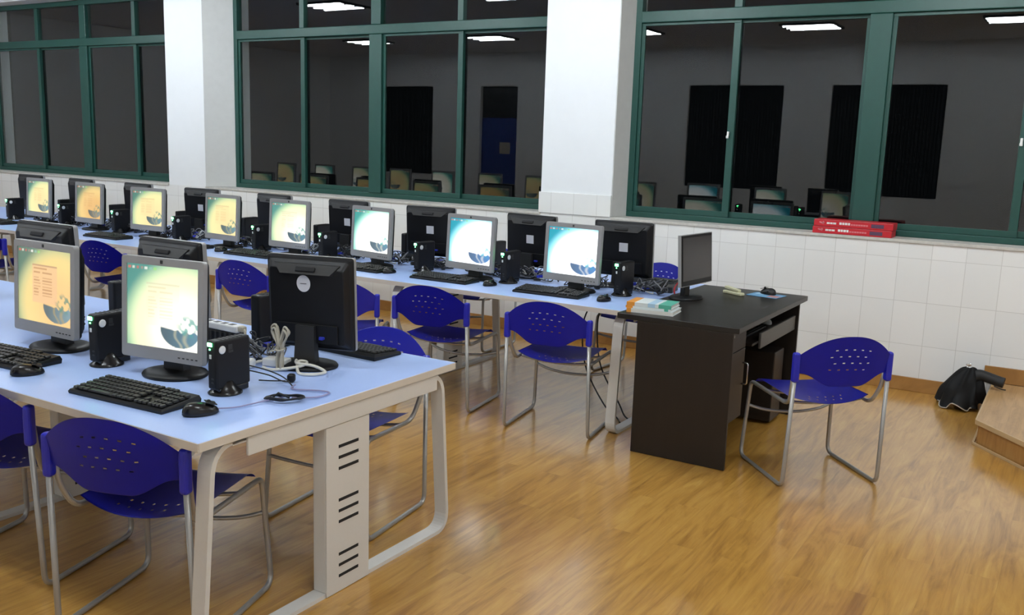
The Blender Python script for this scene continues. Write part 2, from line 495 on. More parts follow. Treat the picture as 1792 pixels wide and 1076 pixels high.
# ------------------------------------------------------------------ computer tables
def frame_loop(yc, half):
    """closed outline (y,z) of the flat-bar end frame, splayed slightly towards the floor"""
    p = [(0, yc-half+.085, .705), (0, yc+half-.085, .705), (0, yc+half-.028, .016), (0, yc-half+.028, .016)]
    return fillet(p, [.085, .085, .075, .075], 8, True)
FRM = {}
def make_table(x_right, length, y0, y1, frames, label, cat, end_beam_x):
    yc, half = (y0+y1)/2, (y1-y0)/2
    t = thing('computer_table', label, cat, (x_right, yc, 0))
    MB().bb((-length, -half+.002, .7215), (-.002, half-.002, .7495), .002).obj('tabletop', 'tabletop', t)
    e = MB()
    e.bb((-length, -half-.001, .720), (0, -half+.0019, .7488), .001).bb((-length, half-.0019, .720), (0, half+.001, .7488), .001).bb((-.0019, -half+.0019, .720), (.001, half-.0019, .7488), .001)
    e.obj('edge_band', 'edgeband', t)
    rails = MB()
    for yy in (-.22, .22): rails.bb((-length+.05, yy-.02, .675), (-.30, yy+.02, .7205), .003)
    rails.obj('rail', 'white_metal', t)
    for i, fx in enumerate(frames):
        if i == 0:
            f = MB().bar(frame_loop(0, half-.05+.055), .06, .018).mesh('end_frame', 'white_metal')
            pm = MB(); px = .0
            pm.bb((-.045, -.108, .0165), (.0155, .128, .6525), .004).bb((-.0165+.0325, -.108, .002), (.021, .128, .651), .0015)
            pm = pm.mesh('pedestal', 'white_metal')
            bmm = MB().bb((.028, -.475, .653), (.040, .555, .718), .003).bb((-.03, -.53, .70), (.03, .53, .7195)).mesh('cross_beam', 'white_metal')
            sl = [MB().bb((.0195, -.043, z-.006), (.0222, .066, z+.006), .001).mesh('vent_slot', 'slot') for z in (.568, .526, .484, .362, .320, .278, .150, .107, .064)]
            gl = MB().lathe([(.018, .0), (.02, .006), (.012, .0155)], n=16).mesh('levelling_foot', 'black')
        o = bpy.data.objects.new('end_frame', f); COL.objects.link(o); o.parent = t; o.location = (fx, 0, 0)
        for yy in (-half+.13, half-.13):
            g = bpy.data.objects.new('levelling_foot', gl); COL.objects.link(g); g.parent = o; g.location = (0, yy, 0)
        p = bpy.data.objects.new('pedestal', pm); COL.objects.link(p); p.parent = t; p.location = (fx+.015, 0, 0)
        for m_ in sl:
            q = bpy.data.objects.new('vent_slot', m_); COL.objects.link(q); q.parent = p
        b = bpy.data.objects.new('cross_beam', bmm); COL.objects.link(b); b.parent = t; b.location = (fx, 0, 0)
    return t
TZ = .75
make_table(-2.205, 10.4, 1.822, 3.178, (-.045, -1.655, -3.265, -4.875, -6.485, -8.095, -9.7), 'long pale blue computer table nearest the camera, its slotted end leg in full view', 'computer table', 0)
make_table(-2.172, 9.8, 4.80, 6.165, (-.06, -1.70, -3.42, -5.05, -6.7, -8.3), 'long pale blue computer table along the windows, touching the dark desk', 'computer table', 0)

# ------------------------------------------------------------------ chairs
def make_chair():
    t = thing('chair')
    zt = lambda s: .800-.105*abs(s)**2.3
    def zb(s):
        k = min(1, max(0, (abs(s)-.30)/.60)); k = k*k*(3-2*k)
        return .540+.062*k
    def back(u, v):
        s = 2*u-1; z = zb(s)+(zt(s)-zb(s))*v
        return (.246*s, -.268-.045*(1-s*s)-(z-.6)*.16, z)
    NU, NV = 120, 60
    skip = set()
    for r_, j in enumerate((20, 28, 36, 44)):
        for c_ in range(5):
            i = 36+c_*11+(r_ % 2)*5
            skip |= {(i, j), (i+1, j), (i+2, j)}
    bm_ = MB(); bm_.grid(back, NU, NV, skip, .006)
    for sgn in (-1, 1):
        bm_.box((.25*sgn, -.268, .632), (.034, .038, .150), .012, seg=3)
    bm_.obj('backrest', 'bluechair', t)
    def seat(u, v):
        s = 2*u-1
        y = -.165-.045*(1-s*s) + v*(.405+.045*(1-s*s))
        z = .458-.034*(1-s*s)*(1-.75*v) - (.028*max(0, (v-.86)/.14)**2)
        return (s*(.222-.012*v), y, z)
    sk = set()
    for r_, j in enumerate((5, 9)):
        for c_ in range(5):
            i = 17+c_*6+(r_ % 2)*3
            sk |= {(i, j)}
    sm = MB(); sm.grid(seat, 60, 40, sk, .007)
    sm.obj('seat', 'bluechair', t)
    for sgn in (-1, 1):
        P = [(.25*sgn, -.272, .66), (.262*sgn, -.25, .011), (.262*sgn, .25, .011), (.243*sgn, .222, .437), (.226*sgn, -.185, .418), (.244*sgn, -.232, .52), (.248*sgn, -.250, .62)]
        MB().tube(fillet(P, [0, .045, .05, .035, .06, .03, 0], 6), .0105, 10).obj('side_frame', 'chrome', t)
    MB().tube(spline([(-.250, .234, .30), (-.15, .20, .278), (0, .185, .268), (.15, .20, .278), (.250, .234, .30)], 6), .0085, 8).obj('cross_brace', 'chrome', t)
    c = MB()
    for yy in (-.10, .10): c.tube(spline([(-.228, yy, .420), (-.1, yy, .402), (.1, yy, .402), (.228, yy, .420)], 5), .008, 8)
    c.obj('seat_bearer', 'chrome', t)
    return t
chair = make_chair()
chairs = [
 (-2.625, 2.03, 18, 'blue slotted chair pushed in at the near table corner', 'blue chairs on the near side of the near table'),
 (-3.43, 2.02, 17, 'blue chair cut off by the left edge of the picture at the near table', 'blue chairs on the near side of the near table'),
 (-2.70, 3.05, 188, 'blue chair on the far side of the near table, seat seen behind the slotted pedestal', 'blue chairs between the two tables'),
 (-2.585, 4.845, 9, 'blue chair at the window table nearest the dark desk, perforated back in clear view', 'blue chairs between the two tables'),
 (-3.43, 4.86, 9, 'blue chair at the window table, second from the dark desk', 'blue chairs between the two tables'),
 (-4.095, 4.62, 30, 'blue chair at the window table half hidden by the back of the nearest black monitor', 'blue chairs between the two tables'),
 (-5.06, 4.88, 2, 'blue chair at the window table right of the white table leg behind the near monitor', 'blue chairs between the two tables'),
 (-6.75, 4.92, 7, 'blue chair at the window table seen between the two black monitor backs at left', 'blue chairs between the two tables'),
 (-8.3, 4.85, 6, 'blue chair at the window table barely showing at the left picture edge', 'blue chairs between the two tables'),
 (-1.118, 4.915, 42, 'blue chair standing free on the wood floor at the dark teacher desk', 'free standing chair'),
 (-2.74, 6.36, 176, 'blue chair between window table and wall, its back showing beside the dark desk monitor', 'blue chairs on the wall side of the window table'),
 (-4.25, 6.36, 180, 'blue chair on the wall side, its seat seen below the tabletop by the second chair', 'blue chairs on the wall side of the window table'),
 (-11.05, 6.42, 178, 'blue chair far along the wall side of the window table', 'blue chairs on the wall side of the window table'),
]
for i, (x, y, a, lab, grp) in enumerate(chairs):
    o = chair if i == 0 else copy_tree(chair)
    o.location = (x, y, 0); o.rotation_euler = (0, 0, math.radians(a))
    tag(o, lab, 'chair', grp)

# ------------------------------------------------------------------ screens
def picture(nu, nv, kind):
    """desktop wallpaper as linear colours: teal sky, bright bloom, blue half globe, icons, dialog"""
    rng = np.random.RandomState(3)
    u = np.linspace(0, 1, nu+1)[None, :]; v = np.linspace(0, 1, nv+1)[:, None]
    u = np.broadcast_to(u, (nv+1, nu+1)); v = np.broadcast_to(v, (nv+1, nu+1))
    ss = lambda a, b, x: (lambda t: t*t*(3-2*t))(np.clip((x-a)/(b-a), 0, 1))  # palettes have each panel's viewing-angle tint and dimming painted into the wallpaper
    K = {'warm':  dict(sky=(.17, .30, .22), mid=(.62, .62, .30), glow=(.92, .70, .28), core=(.95, .62, .26), globe=(.10, .17, .20), dlg=(.88, .55, .30), da=.75),
         'amber': dict(sky=(.17, .26, .19), mid=(.52, .46, .20), glow=(.88, .62, .24), core=(.82, .50, .18), globe=(.13, .15, .14), dlg=(.85, .52, .22), da=.35),
         'yellow':dict(sky=(.12, .32, .25), mid=(.58, .72, .40), glow=(.95, .86, .42), core=(1.0, .80, .40), globe=(.08, .15, .18), dlg=(.95, .72, .36), da=.35),
         'bright':dict(sky=(.13, .42, .36), mid=(.62, .84, .50), glow=(1.02, .99, .66), core=(1.25, 1.22, 1.08), globe=(.04, .115, .165), dlg=(.92, .86, .60), da=.30),
         'mint':  dict(sky=(.08, .50, .45), mid=(.60, 1.1, .90), glow=(1.5, 1.5, 1.25), core=(1.9, 1.9, 1.7), globe=(.035, .11, .18), dlg=(1.5, 1.5, 1.2), da=.1),
         'cyan':  dict(sky=(.03, .52, .68), mid=(.55, 1.2, 1.4), glow=(1.7, 1.9, 2.0), core=(2.2, 2.2, 2.2), globe=(.0, .10, .28), dlg=(2, 2, 2), da=0.0)}[kind]
    c = lambda k: np.array(K[k])[None, None, :]
    d = np.sqrt(((u-.78)/1.0)**2 + ((v-.24)/1.02)**2)
    img = np.zeros((nv+1, nu+1, 3)) + c('sky')*(0.75+.45*np.clip((.9-d), -.2, .6))[..., None]
    mix = lambda a, b, t: a*(1-t[..., None])+b*t[..., None]
    img = mix(img, c('mid'), ss(.90, .70, d)); img = mix(img, c('glow'), ss(.78, .60, d)); img = mix(img, c('core'), ss(.60, .25, d))
    # dialog window with text lines
    inside = (u > .27) & (u < .74) & (v > .27) & (v < .79)
    t = np.where(inside, K['da'], 0.0)
    img = mix(img, c('dlg'), t)
    bar_ = (u > .27) & (u < .74) & (v > .765) & (v < .79)
    img = mix(img, c('dlg')*.62, np.where(bar_, min(1, K['da']*1.2), 0))
    for k, vv in enumerate((.735, .68, .61, .57, .53, .49, .45, .41, .37)):
        line = (np.abs(v-vv) < .008) & (((u > .30) & (u < .30+.08+.05*rng.rand()+(.14 if k == 0 else 0))) | ((u > .46) & (u < .64) & (k > 0)))
        img = mix(img, c('dlg')*np.array([.62, .55, .45]), np.where(line, min(1, K['da']*1.1), 0))
    # half globe bottom right
    ex = ((u-.745)/.275)**2 + ((v-.245)/.225)**2
    rim = .258-.12*np.clip(u-.47, 0, .3)+.015*np.sin(u*55)*ss(.62, .75, u)
    bowl = ss(1.0, .93, ex)*ss(rim+.012, rim-.004, v)
    body = c('globe')*(.8+1.1*np.clip((u-.55)/.4, 0, 1)[..., None])
    leaf = np.zeros_like(u)
    for k, (p, q, wdt) in enumerate(((.70, .55, .030), (.82, .30, .045))):
        cen = p+q*(.16-v)*.75
        leaf = np.maximum(leaf, np.clip(1-np.abs(u-cen-.02*np.sin(v*30+k))/wdt, 0, 1))
    body = mix(np.broadcast_to(body, img.shape), np.minimum(c('glow')*.5, .8), leaf*.7)
    img = mix(img, body, bowl*.95)
    n_ = .5*np.sin(u*23+v*31+1)+.35*np.sin(u*51-v*37)+.3*np.sin(u*67+v*71+2)
    env = ss(.66, .80, u-.10*(v-.25))*ss(.47, .36, v)*ss(.14, .24, v)
    fl = ss(-.05, .45, n_)*env
    img = mix(img, c('sky')*np.array([.5, .9, .95]), fl*.8)
    # icons along the top edge
    for k, ic in enumerate(((.75, .16, .12), (.85, .80, .70), (.60, .14, .13), (.42, .30, .26), (.95, .93, .85), (.30, .55, .45), (.35, .75, .20))):
        uc = .035+k*.058+(.012 if k > 4 else 0)
        m_ = (np.abs(u-uc) < .019) & (np.abs(v-.955) < .020)
        img = mix(img, np.array(ic)[None, None, :], np.where(m_, .75, 0))
    return img
SCREENS = {}
SW, SH = .368, .296
def screen_mesh(kind):
    if kind in SCREENS: return SCREENS[kind]
    nu, nv = (116, 92) if kind in ('bright', 'warm', 'mint', 'cyan') else (80, 64)
    mb = MB().grid(lambda a, b: ((a-.5)*SW, 0, (b-.5)*SH), nu, nv, smooth=False)
    me = mb.mesh('screen', 'screen')
    img = picture(nu, nv, kind)
    at = me.color_attributes.new('picture', 'FLOAT_COLOR', 'POINT')
    arr = np.ones(((nu+1)*(nv+1), 4), dtype=np.float32); arr[:, :3] = img.reshape(-1, 3)
    at.data.foreach_set('color', arr.ravel())
    SCREENS[kind] = me
    return me

# ------------------------------------------------------------------ monitors
PW, PH = .42, .37
def monitor_parts():
    P = {}
    tilt = Matrix.Translation((0, .0, .25)) @ Matrix.Rotation(math.radians(-3), 4, 'X')
    b = MB(); hw, hh = PW/2, PH/2; iw, ih0, ih1 = SW/2, -hh+.046, -hh+.046+SH
    # front bezel as a ring with depth
    out = [(-hw, hh), (hw, hh), (hw, -hh), (-hw, -hh)]; inn = [(-iw, ih1), (iw, ih1), (iw, ih0), (-iw, ih0)]
    o3 = fillet([(x, 0, z) for x, z in out], .012, 4, True); i3 = []
    for k, (x, z) in enumerate(inn): i3 += [Vector((x, 0, z))]*5
    rr = [[(p.x, .022, p.z) for p in o3], [(p.x, .002, p.z) for p in o3], [(p.x*.993, -.001, p.z*.993) for p in o3],
          [(p.x, -.001, p.z) for p in i3], [(p.x, .006, p.z) for p in i3]]
    b.loops(rr, cap=False)
    bmesh.ops.remove_doubles(b.bm, verts=b.bm.verts, dist=1e-5)
    b.xf(tilt); P['bezel'] = b.mesh('bezel', 'silver')
    P['screen_mtx'] = tilt @ Matrix.Translation((0, .004, (ih0+ih1)/2))
    l = MB().box((0, -.0018, hh-.014), (.013, .002, .013), .0008).xf(tilt); P['emblem'] = l.mesh('emblem', 'darkgrey')
    l = MB()
    for k in range(5): l.box((hw-.03-.022*k, -.0018, -hh+.02), (.010, .0025, .004), .0008)
    l.xf(tilt); P['button'] = l.mesh('button_row', 'darkgrey')
    # back shell
    def rect(sx, sz, y, dz=0, r=.014):
        return [(p.x, y, p.z+dz) for p in fillet([(-hw*sx, 0, hh*sz), (hw*sx, 0, hh*sz), (hw*sx, 0, -hh*sz), (-hw*sx, 0, -hh*sz)], r, 3, True)]
    s = MB().loops([rect(.985, .985, .020), rect(.995, .995, .026), rect(.97, .965, .036), rect(.93, .92, .040), rect(.86, .80, .062, -.006), rect(.84, .78, .064, -.006)])
    # lower connector bay
    s.box((0, .066, -.115), (.30, .012, .075), .003)
    s.xf(tilt); P['back_shell'] = s.mesh('back_shell', 'black')
    h_ = MB()
    h_.loops([[(-.165, .040, .160), (.165, .040, .160), (.145, .040, .118), (-.145, .040, .118)],
              [(-.158, .056, .157), (.158, .056, .157), (.120, .078, .121), (-.120, .078, .121)]])
    h_.xf(tilt); P['handle_ridge'] = h_.mesh('handle_ridge', 'ridge')
    h_ = MB().box((0, .0685, .139), (.095, .010, .020), .004, rot=RX(.545)).xf(tilt); P['handle_slot'] = h_.mesh('handle_slot', 'slot')
    p_ = MB().box((-.075, .073, -.128), (.026, .012, .010), .002).box((-.075, .080, -.130), (.020, .012, .008), .002).xf(tilt); P['video_plug'] = p_.mesh('video_plug', 'vga')
    st = MB().box((-.018, .0655, .018), (.062, .001, .058), 0).xf(tilt); P['sticker'] = st.mesh('sticker', 'sticker')
    st = MB().lathe([(.033, 0), (.033, .0012)], n=32).xf(Matrix.Translation((.012, .0648, .082)) @ Matrix.Rotation(-PI/2, 4, 'X')).xf(tilt)
    P['round_sticker'] = st.mesh('round_sticker', 'sticker')
    st = MB().box((.012, .0668, .082), (.03, .001, .002)).xf(tilt); P['sticker_line'] = st.mesh('printed_line', 'stickerline')
    # stand
    n_ = MB().loops([[(x*.052, .050+y, .012) for x, y in ((-1, 0), (1, 0), (1, .038), (-1, .038))], [(x*.046,  .052+y, .11) for x, y in ((-1, 0), (1, 0), (1, .034), (-1, .034))], [(x*.046, .056+y, .165) for x, y in ((-1, 0), (1, 0), (1, .028), (-1, .028))]])
    P['neck'] = n_.mesh('neck', 'darkgrey')
    bs = MB().lathe([(.138, 0), (.140, .006), (.134, .013), (.10, .018), (.03, .021)], (0, .06, 0), 1, .78, 40)
    P['base'] = bs.mesh('base', 'black')
    return P
MP = monitor_parts()
def child(name, me, parent):
    o = bpy.data.objects.new(name, me); COL.objects.link(o); o.parent = parent
    return o
def make_monitor(loc, deg, kind, label, group, scale=1.0, sticker=None, small=False, sx=1.0, sz=1.0):
    t = thing('monitor', label, 'monitor', loc, math.radians(deg), group)
    t.scale = (scale*sx, scale, scale*sz)
    bz = child('bezel', MP['bezel'], t)
    sc = child('screen', screen_mesh(kind), t); sc.matrix_local = MP['screen_mtx']
    bs = child('back_shell', MP['back_shell'], t); child('neck', MP['neck'], t); child('base', MP['base'], t)
    if not small:
        child('emblem', MP['emblem'], bz); child('button_row', MP['button'], bz)
    hr = child('handle_ridge', MP['handle_ridge'], bs); child('handle_slot', MP['handle_slot'], bs)
    child('video_plug', MP['video_plug'], bs)
    if sticker == 'square': child('sticker', MP['sticker'], bs)['label'] = 'square white sticker'
    if sticker == 'round':
        r_ = child('round_sticker', MP['round_sticker'], bs); r_['label'] = 'round white sticker'
        child('printed_line', MP['sticker_line'], bs)
    return t
GN = 'lit monitors facing the camera at the near table'
GB = 'monitors facing away at the near table'
GF = 'lit monitors facing the camera at the window table'
GK = 'monitors facing the windows at the window table'
make_monitor((-2.925, 2.265, TZ), 8, 'bright', 'lit silver framed monitor nearest the camera, bright screen with a faint dialog', GN, 1.02, sx=.93, sz=1.035)
make_monitor((-3.675, 2.265, TZ), 0, 'warm', 'silver framed monitor with an orange toned dialog at the left on the near table', GN, 1.05, sx=.96)
make_monitor((-2.655, 2.80, TZ), 195, 'bright', 'black backed monitor with a round white sticker on the near table', GB, .98, 'round', sx=.94, sz=1.06)
make_monitor((-3.47, 2.78, TZ), 180, 'mint', 'black backed monitor just behind the bright near monitor, only its top showing', GB, 1.04, sx=.95)
make_monitor((-4.36, 2.75, TZ), 180, 'cyan', 'black backed monitor just behind the orange dialog monitor at the left edge', GB, 1.07)
for i in range(9):
    make_monitor((-5.25-.84*i, 2.75, TZ), 180, ('bright', 'mint', 'yellow')[i % 3], 'monitor of the near table outside the picture, mirrored in the dark window panes', 'monitors mirrored in the window panes', 1.03, small=True)
fr_specs = [(-2.735, 5.20, -5, 'cyan', 'brightest white and cyan screen at the window table, nearest the dark desk'),
 (-3.515, 5.20, -7, 'cyan', 'white and cyan lit monitor, second from the dark desk at the window table'),
 (-4.395, 5.22, -8, 'mint', 'pale green and white lit monitor, third from the dark desk at the window table'),
 (-5.235, 5.24, -1, 'bright', 'lit monitor with pale yellow glow, fourth from the dark desk at the window table'),
 (-5.995, 5.25, -4, 'yellow', 'yellow toned lit monitor in front of the right side of the left pier'),
 (-6.98, 5.29, 3, 'yellow', 'yellow toned lit monitor just left of the left pier'),
 (-7.85, 5.32, -2, 'amber', 'tilted amber toned lit monitor, second from the left end of the window row'),
 (-8.70, 5.36, -3, 'yellow', 'pale yellow green monitor at the left end of the window row')]
for i, (x, y, a, k, lab) in enumerate(fr_specs):
    make_monitor((x, y, TZ), a, k, lab, GF, 1.0, small=(i > 3))
bk_specs = [(-2.60, 5.70, 'dark backed monitor with a square white sticker, nearest the dark desk', 2, 'cyan'),
 (-3.285, 5.66, 'dark backed monitor with a square white sticker between the two brightest screens', -6, 'mint'),
 (-4.165, 5.66, 'dark backed monitor with a square white sticker right of the pale green screen', 6, 'bright'),
 (-4.965, 5.66, 'dark backed monitor with a white sticker left of the pale green screen', -2, 'yellow'),
 (-5.80, 5.68, 'dark backed monitor mostly hidden by the fourth lit screen', -5, 'amber'),
 (-6.72, 5.70, 'dark backed monitor standing before the left pier', 3, 'yellow'),
 (-7.62, 5.72, 'dark backed monitor hidden by the lit screen left of the pier', -4, 'warm'),
 (-8.52, 5.74, 'dark backed monitor hidden by the tilted amber screen', -4, 'yellow'),
 (-9.40, 5.76, 'dark backed monitor hidden by the leftmost lit screen', 0, 'bright')]
for i, (x, y, lab, a, k) in enumerate(bk_specs):
    make_monitor((x, y, TZ), 180+a, k, lab, GK, 1.0, 'square' if i < 6 else None, small=(i > 3))

# ------------------------------------------------------------------ mini computers
def pc_parts():
    P = {}
    b = MB().box((0, 0, .118), (.050, .168, .190), .009, seg=3)
    P['case'] = b.mesh('case', 'black')
    f = MB().lathe([(.070, 0), (.071, .004), (.060, .012), (.046, .026), (.030, .050)], (0, -.022, 0), .92, .92, 28)
    f.bb((-.024, -.07, .002), (.024, .075, .026), .004)
    P['foot'] = f.mesh('foot', 'blackgloss')
    P['led'] = MB().box((-.008, -.084, .196), (.024, .006, .015), .002).box((-.008, -.0848, .178), (.006, .003, .006), .001).mesh('power_light', 'led')
    P['btn'] = MB().lathe([(.0155, 0), (.0155, .003), (.012, .0045)], n=20).xf(Matrix.Translation((.0245, -.055, .176)) @ Matrix.Rotation(PI/2, 4, 'Y')).mesh('power_button', 'white_plastic')
    P['badge'] = MB().box((.0255, -.016, .181), (.0015, .020, .020), .0004).box((.0255, -.014, .164), (.0015, .024, .008), .0004).mesh('badge', 'darkgrey')
    p = MB().box((-.006, -.0842, .150), (.011, .003, .016), .001)
    P['port'] = p.mesh('audio_port', 'white_plastic')
    p = MB()
    for z in (.05, .065): p.box((.004, -.0842, z), (.013, .003, .006), .0008)
    P['usb'] = p.mesh('usb_ports', 'darkgrey')
    v = MB()
    for k in range(6): v.box((0, -.05+.02*k, .2135), (.036, .006, .0012))
    P['vents'] = v.mesh('top_vents', 'slot')
    return P
PP = pc_parts()
def make_pc(loc, deg, label, group, lit=True, sc=1.0):
    t = thing('mini_computer', label, 'computer', loc, math.radians(deg), group); t.scale = (sc,)*3
    c = child('case', PP['case'], t); child('foot', PP['foot'], t)
    for n, k in (('power_light', 'led'), ('power_button', 'btn'), ('badge', 'badge'), ('audio_port', 'port'), ('usb_ports', 'usb'), ('top_vents', 'vents')):
        child(n, PP[k], c)
    return t
G1 = 'slim black computers on the near table'; G2 = 'slim black computers on the front side of the window table'; G3 = 'slim black computers on the wall side of the window table'
make_pc((-2.585, 2.285, TZ), 0, 'slim black computer with green light right of the bright near monitor', G1, sc=.95)
make_pc((-3.27, 2.285, TZ), 4, 'slim black computer with green light between the two lit near monitors', G1, sc=1.0)
make_pc((-3.03, 2.92, TZ), 180, 'slim black computer turned away, left of the monitor with the round sticker', G1, sc=1.12)
make_pc((-3.86, 2.80, TZ), 178, 'slim black computer turned away, behind the orange dialog monitor', G1, sc=1.05)
for (x, y, a, lab) in [(-2.425, 5.33, -6, 'slim black computer with a strong green light at the desk end of the window table'),
  (-3.235, 5.28, -4, 'slim black computer with two green lights between the two brightest screens'),
  (-3.975, 5.31, -8, 'slim black computer with a green light right of the pale green screen'),
  (-4.90, 5.32, 0, 'slim black computer left of the pale green screen'),
  (-5.63, 5.34, -5, 'slim black computer right of the yellow screen by the pier'),
  (-6.62, 5.36, 0, 'slim black computer right of the yellow screen left of the pier'),
  (-7.47, 5.38, 0, 'slim black computer right of the tilted amber screen'),
  (-8.33, 5.42, 0, 'slim black computer right of the leftmost lit screen'),
  (-9.2, 5.42, 0, 'slim black computer at the left picture edge on the window table')]:
    make_pc((x, y, TZ), a, lab, G2)
for (x, lab) in [(-3.62, 'slim dark computer turned away behind the second lit screen of the window table'),
  (-4.42, 'slim dark computer turned away with blue plug, right of the pale green screen'),
  (-5.33, 'slim dark computer turned away behind the one left of the pale green screen'),
  (-6.17, 'slim dark computer turned away beside the fourth lit screen'),
  (-7.02, 'slim dark computer turned away in front of the left pier'),
  (-7.98, 'slim dark computer turned away between the amber and the yellow screen'),
  (-8.80, 'slim dark computer turned away between the two leftmost screens')]:
    make_pc((x, 5.72, TZ), 180, lab, G3)

# ------------------------------------------------------------------ keyboards and mice
def kb_parts():
    b = MB().loops([[(-.235, -.085, 0), (.235, -.085, 0), (.235, .085, 0), (-.235, .085, 0)],
                    [(-.237, -.087, .008), (.237, -.087, .008), (.237, .087, .016), (-.237, .087, .016)],
                    [(-.232, -.082, .016), (.232, -.082, .016), (.232, .082, .029), (-.232, .082, .029)]])
    body = b.mesh('keyboard_body', 'black')
    k = MB()
    def key(x0, x1, r):
        y = -.066+.0262*r; z = .0185+(y+.082)*.079
        k.box(((x0+x1)/2, y, z+.004), (x1-x0-.003, .0215, .008), .0015, seg=1, taper=(.86, .82))
    for r in range(6):
        u = .0205; x = -.224; xs = []
        if r == 0: xs = [1.3, 1.3, 1.3, 6.0, 1.3, 1.3, 1.3, 1.3]
        elif r == 5: xs = [1.2]+[1.15]*12
        else: xs = [1.5-.0*r]+[1]*12+[1.6]
        tot = sum(xs); w = .302/tot
        for q in xs: key(x, x+q*w, r); x += q*w
        for c in range(3):
            if r in (2, ) or (r == 1 and c != 1): continue
            key(.088+c*u, .088+(c+1)*u, r)
        if r < 5:
            for c in range(4): key(.156+c*.0185, .156+(c+1)*.0185, r)
    keys = k.mesh('keys', 'keycap')
    return body, keys
KB, KEYS = kb_parts()
def make_keyboard(loc, deg, label, group, sc=1.0):
    t = thing('keyboard', label, 'keyboard', loc, math.radians(deg), group); t.scale = (sc,)*3
    child('keyboard_body', KB, t); child('keys', KEYS, t)
    return t
def mouse_parts():
    m = MB()
    def f(u, v):
        a = 2*PI*u; ph = v*PI/2
        r = math.cos(ph)**.75
        wx = .031*(1-.10*math.sin(a)); y = .054*math.sin(a)*r
        z = .004+.033*math.sin(ph)**.9*(1-.25*(y/.054))
        return (wx*math.cos(a)*r, y, z)
    m.grid(f, 28, 10); 
    m.lathe([(.028, 0), (.0305, .004)], (0, 0, 0), 1, 1.75, 28)
    bmesh.ops.remove_doubles(m.bm, verts=m.bm.verts, dist=1e-5)
    body = m.mesh('mouse_body', 'blackgloss')
    w = MB().tube([(-.003, .024, .0355), (.003, .024, .0355)], .0075, 12).mesh('scroll_wheel', 'darkgrey')
    b = MB()
    for s in (-1, 1): b.box((s*.0115, .030, .0335), (.016, .032, .003), .001, rot=RX(-.28))
    btn = b.mesh('mouse_buttons', 'black')
    return body, w, btn
MBODY, MWHEEL, MBTN = mouse_parts()
def make_mouse(loc, deg, label, group, sc=1.0):
    t = thing('mouse', label, 'mouse', loc, math.radians(deg), group); t.scale = (sc,)*3
    child('mouse_body', MBODY, t); child('scroll_wheel', MWHEEL, t); child('mouse_buttons', MBTN, t)
    return t
gk, gm = 'black keyboards', 'black mice'
make_keyboard((-2.775, 2.022, TZ), 3, 'black keyboard in front of the bright near monitor', gk, 1.0)
make_keyboard((-3.66, 2.06, TZ), 4, 'black keyboard in front of the orange dialog monitor at the left', gk, 1.05)
make_keyboard((-2.71, 3.065, TZ), 178, 'black keyboard beyond the monitor with the round sticker', gk, 1.0)
near_mouse = make_mouse((-2.44, 2.03, TZ), -28, 'black mouse right of the keyboard nearest the camera', gm, 1.12)
make_mouse((-3.355, 1.985, TZ), -28, 'black mouse left of the bright near monitor', gm, 1.1)
for (x, y, a, lab) in [(-2.79, 5.045, 2, 'black keyboard in front of the brightest screen by the dark desk'),
  (-3.62, 5.06, 0, 'black keyboard in front of the second lit screen at the window table'),
  (-4.36, 5.07, -2, 'black keyboard in front of the pale green screen'),
  (-5.45, 5.07, 1, 'black keyboard in front of the fourth lit screen at the window table'),
  (-6.22, 5.08, 0, 'black keyboard in front of the yellow screen by the pier'),
  (-7.20, 5.05, 0, 'black keyboard in front of the yellow screen left of the pier'),
  (-8.95, 5.08, 0, 'black keyboard in front of the leftmost lit screen')]:
    make_keyboard((x, y, TZ), a, lab, gk, .97)
for (x, y, lab) in [(-2.415, 5.035, 'black mouse at the desk end of the window table'),
  (-3.255, 5.065, 'black mouse between the two keyboards nearest the dark desk'),
  (-4.09, 5.06, 'black mouse in front of the gap right of the pale green screen'),
  (-5.80, 5.07, 'black mouse in front of the yellow screen by the pier'),
  (-7.75, 5.06, 'black mouse in front of the tilted amber screen')]:
    make_mouse((x, y, TZ), -20, lab, gm, 1.0)
make_keyboard((-2.55, 5.985, TZ), 182, 'black keyboard on the wall side behind the monitor nearest the dark desk', gk, .97)

# ------------------------------------------------------------------ cables
def tangle(seed, n=17, w=.28, d=.10):
    r = random.Random(seed); mb = MB()
    for k in range(n):
        m = r.choice(['cable_black']*5+['cable_grey']*3+['cable_white'])
        rad = r.choice((.0028, .0034, .0042))
        p = [Vector((r.uniform(-w/2, w/2), r.uniform(-d/2, d/2), r.uniform(.006, .03)))]
        for q in range(r.randint(4, 6)):
            p.append(Vector((max(-w/2, min(w/2, p[-1].x+r.uniform(-.13, .13))), max(-d/2, min(d/2, p[-1].y+r.uniform(-.09, .09))), r.uniform(.006, .095))))
        p[-1].z = r.uniform(.01, .10)
        pts = [Vector((a.x, a.y, max(a.z, rad+.001))) for a in spline(p, 6)]
        mb.tube(pts, rad, 6, m=m)
    for k in range(3):
        mb.box((r.uniform(-w/2, w/2)*.75, r.uniform(-d/2, d/2)*.7, .012+.022*k), (.050, .026, .018), .003, RZ(r.uniform(0, 3)), m=('cable_black', 'vga', 'vga')[k])
    return mb.mesh('cable_tangle')
TN = [tangle(s) for s in (11, 12, 13, 14)]
gt = 'cable tangles between the monitors'
ct = [(-2.935, 2.725, 0, 'tangle of cables beside the monitor with the round sticker'), (-3.28, 2.52, 1, 'tangle of cables behind the computer between the lit near monitors'), (-4.0, 2.52, 2, 'tangle of cables behind the orange dialog monitor')]
names = ['the desk end of the window table', 'the second lit screen of the window table', 'the pale green screen', 'the gap left of the pale green screen', 'the yellow screen by the pier', 'the yellow screen left of the pier', 'the tilted amber screen', 'the leftmost lit screen']
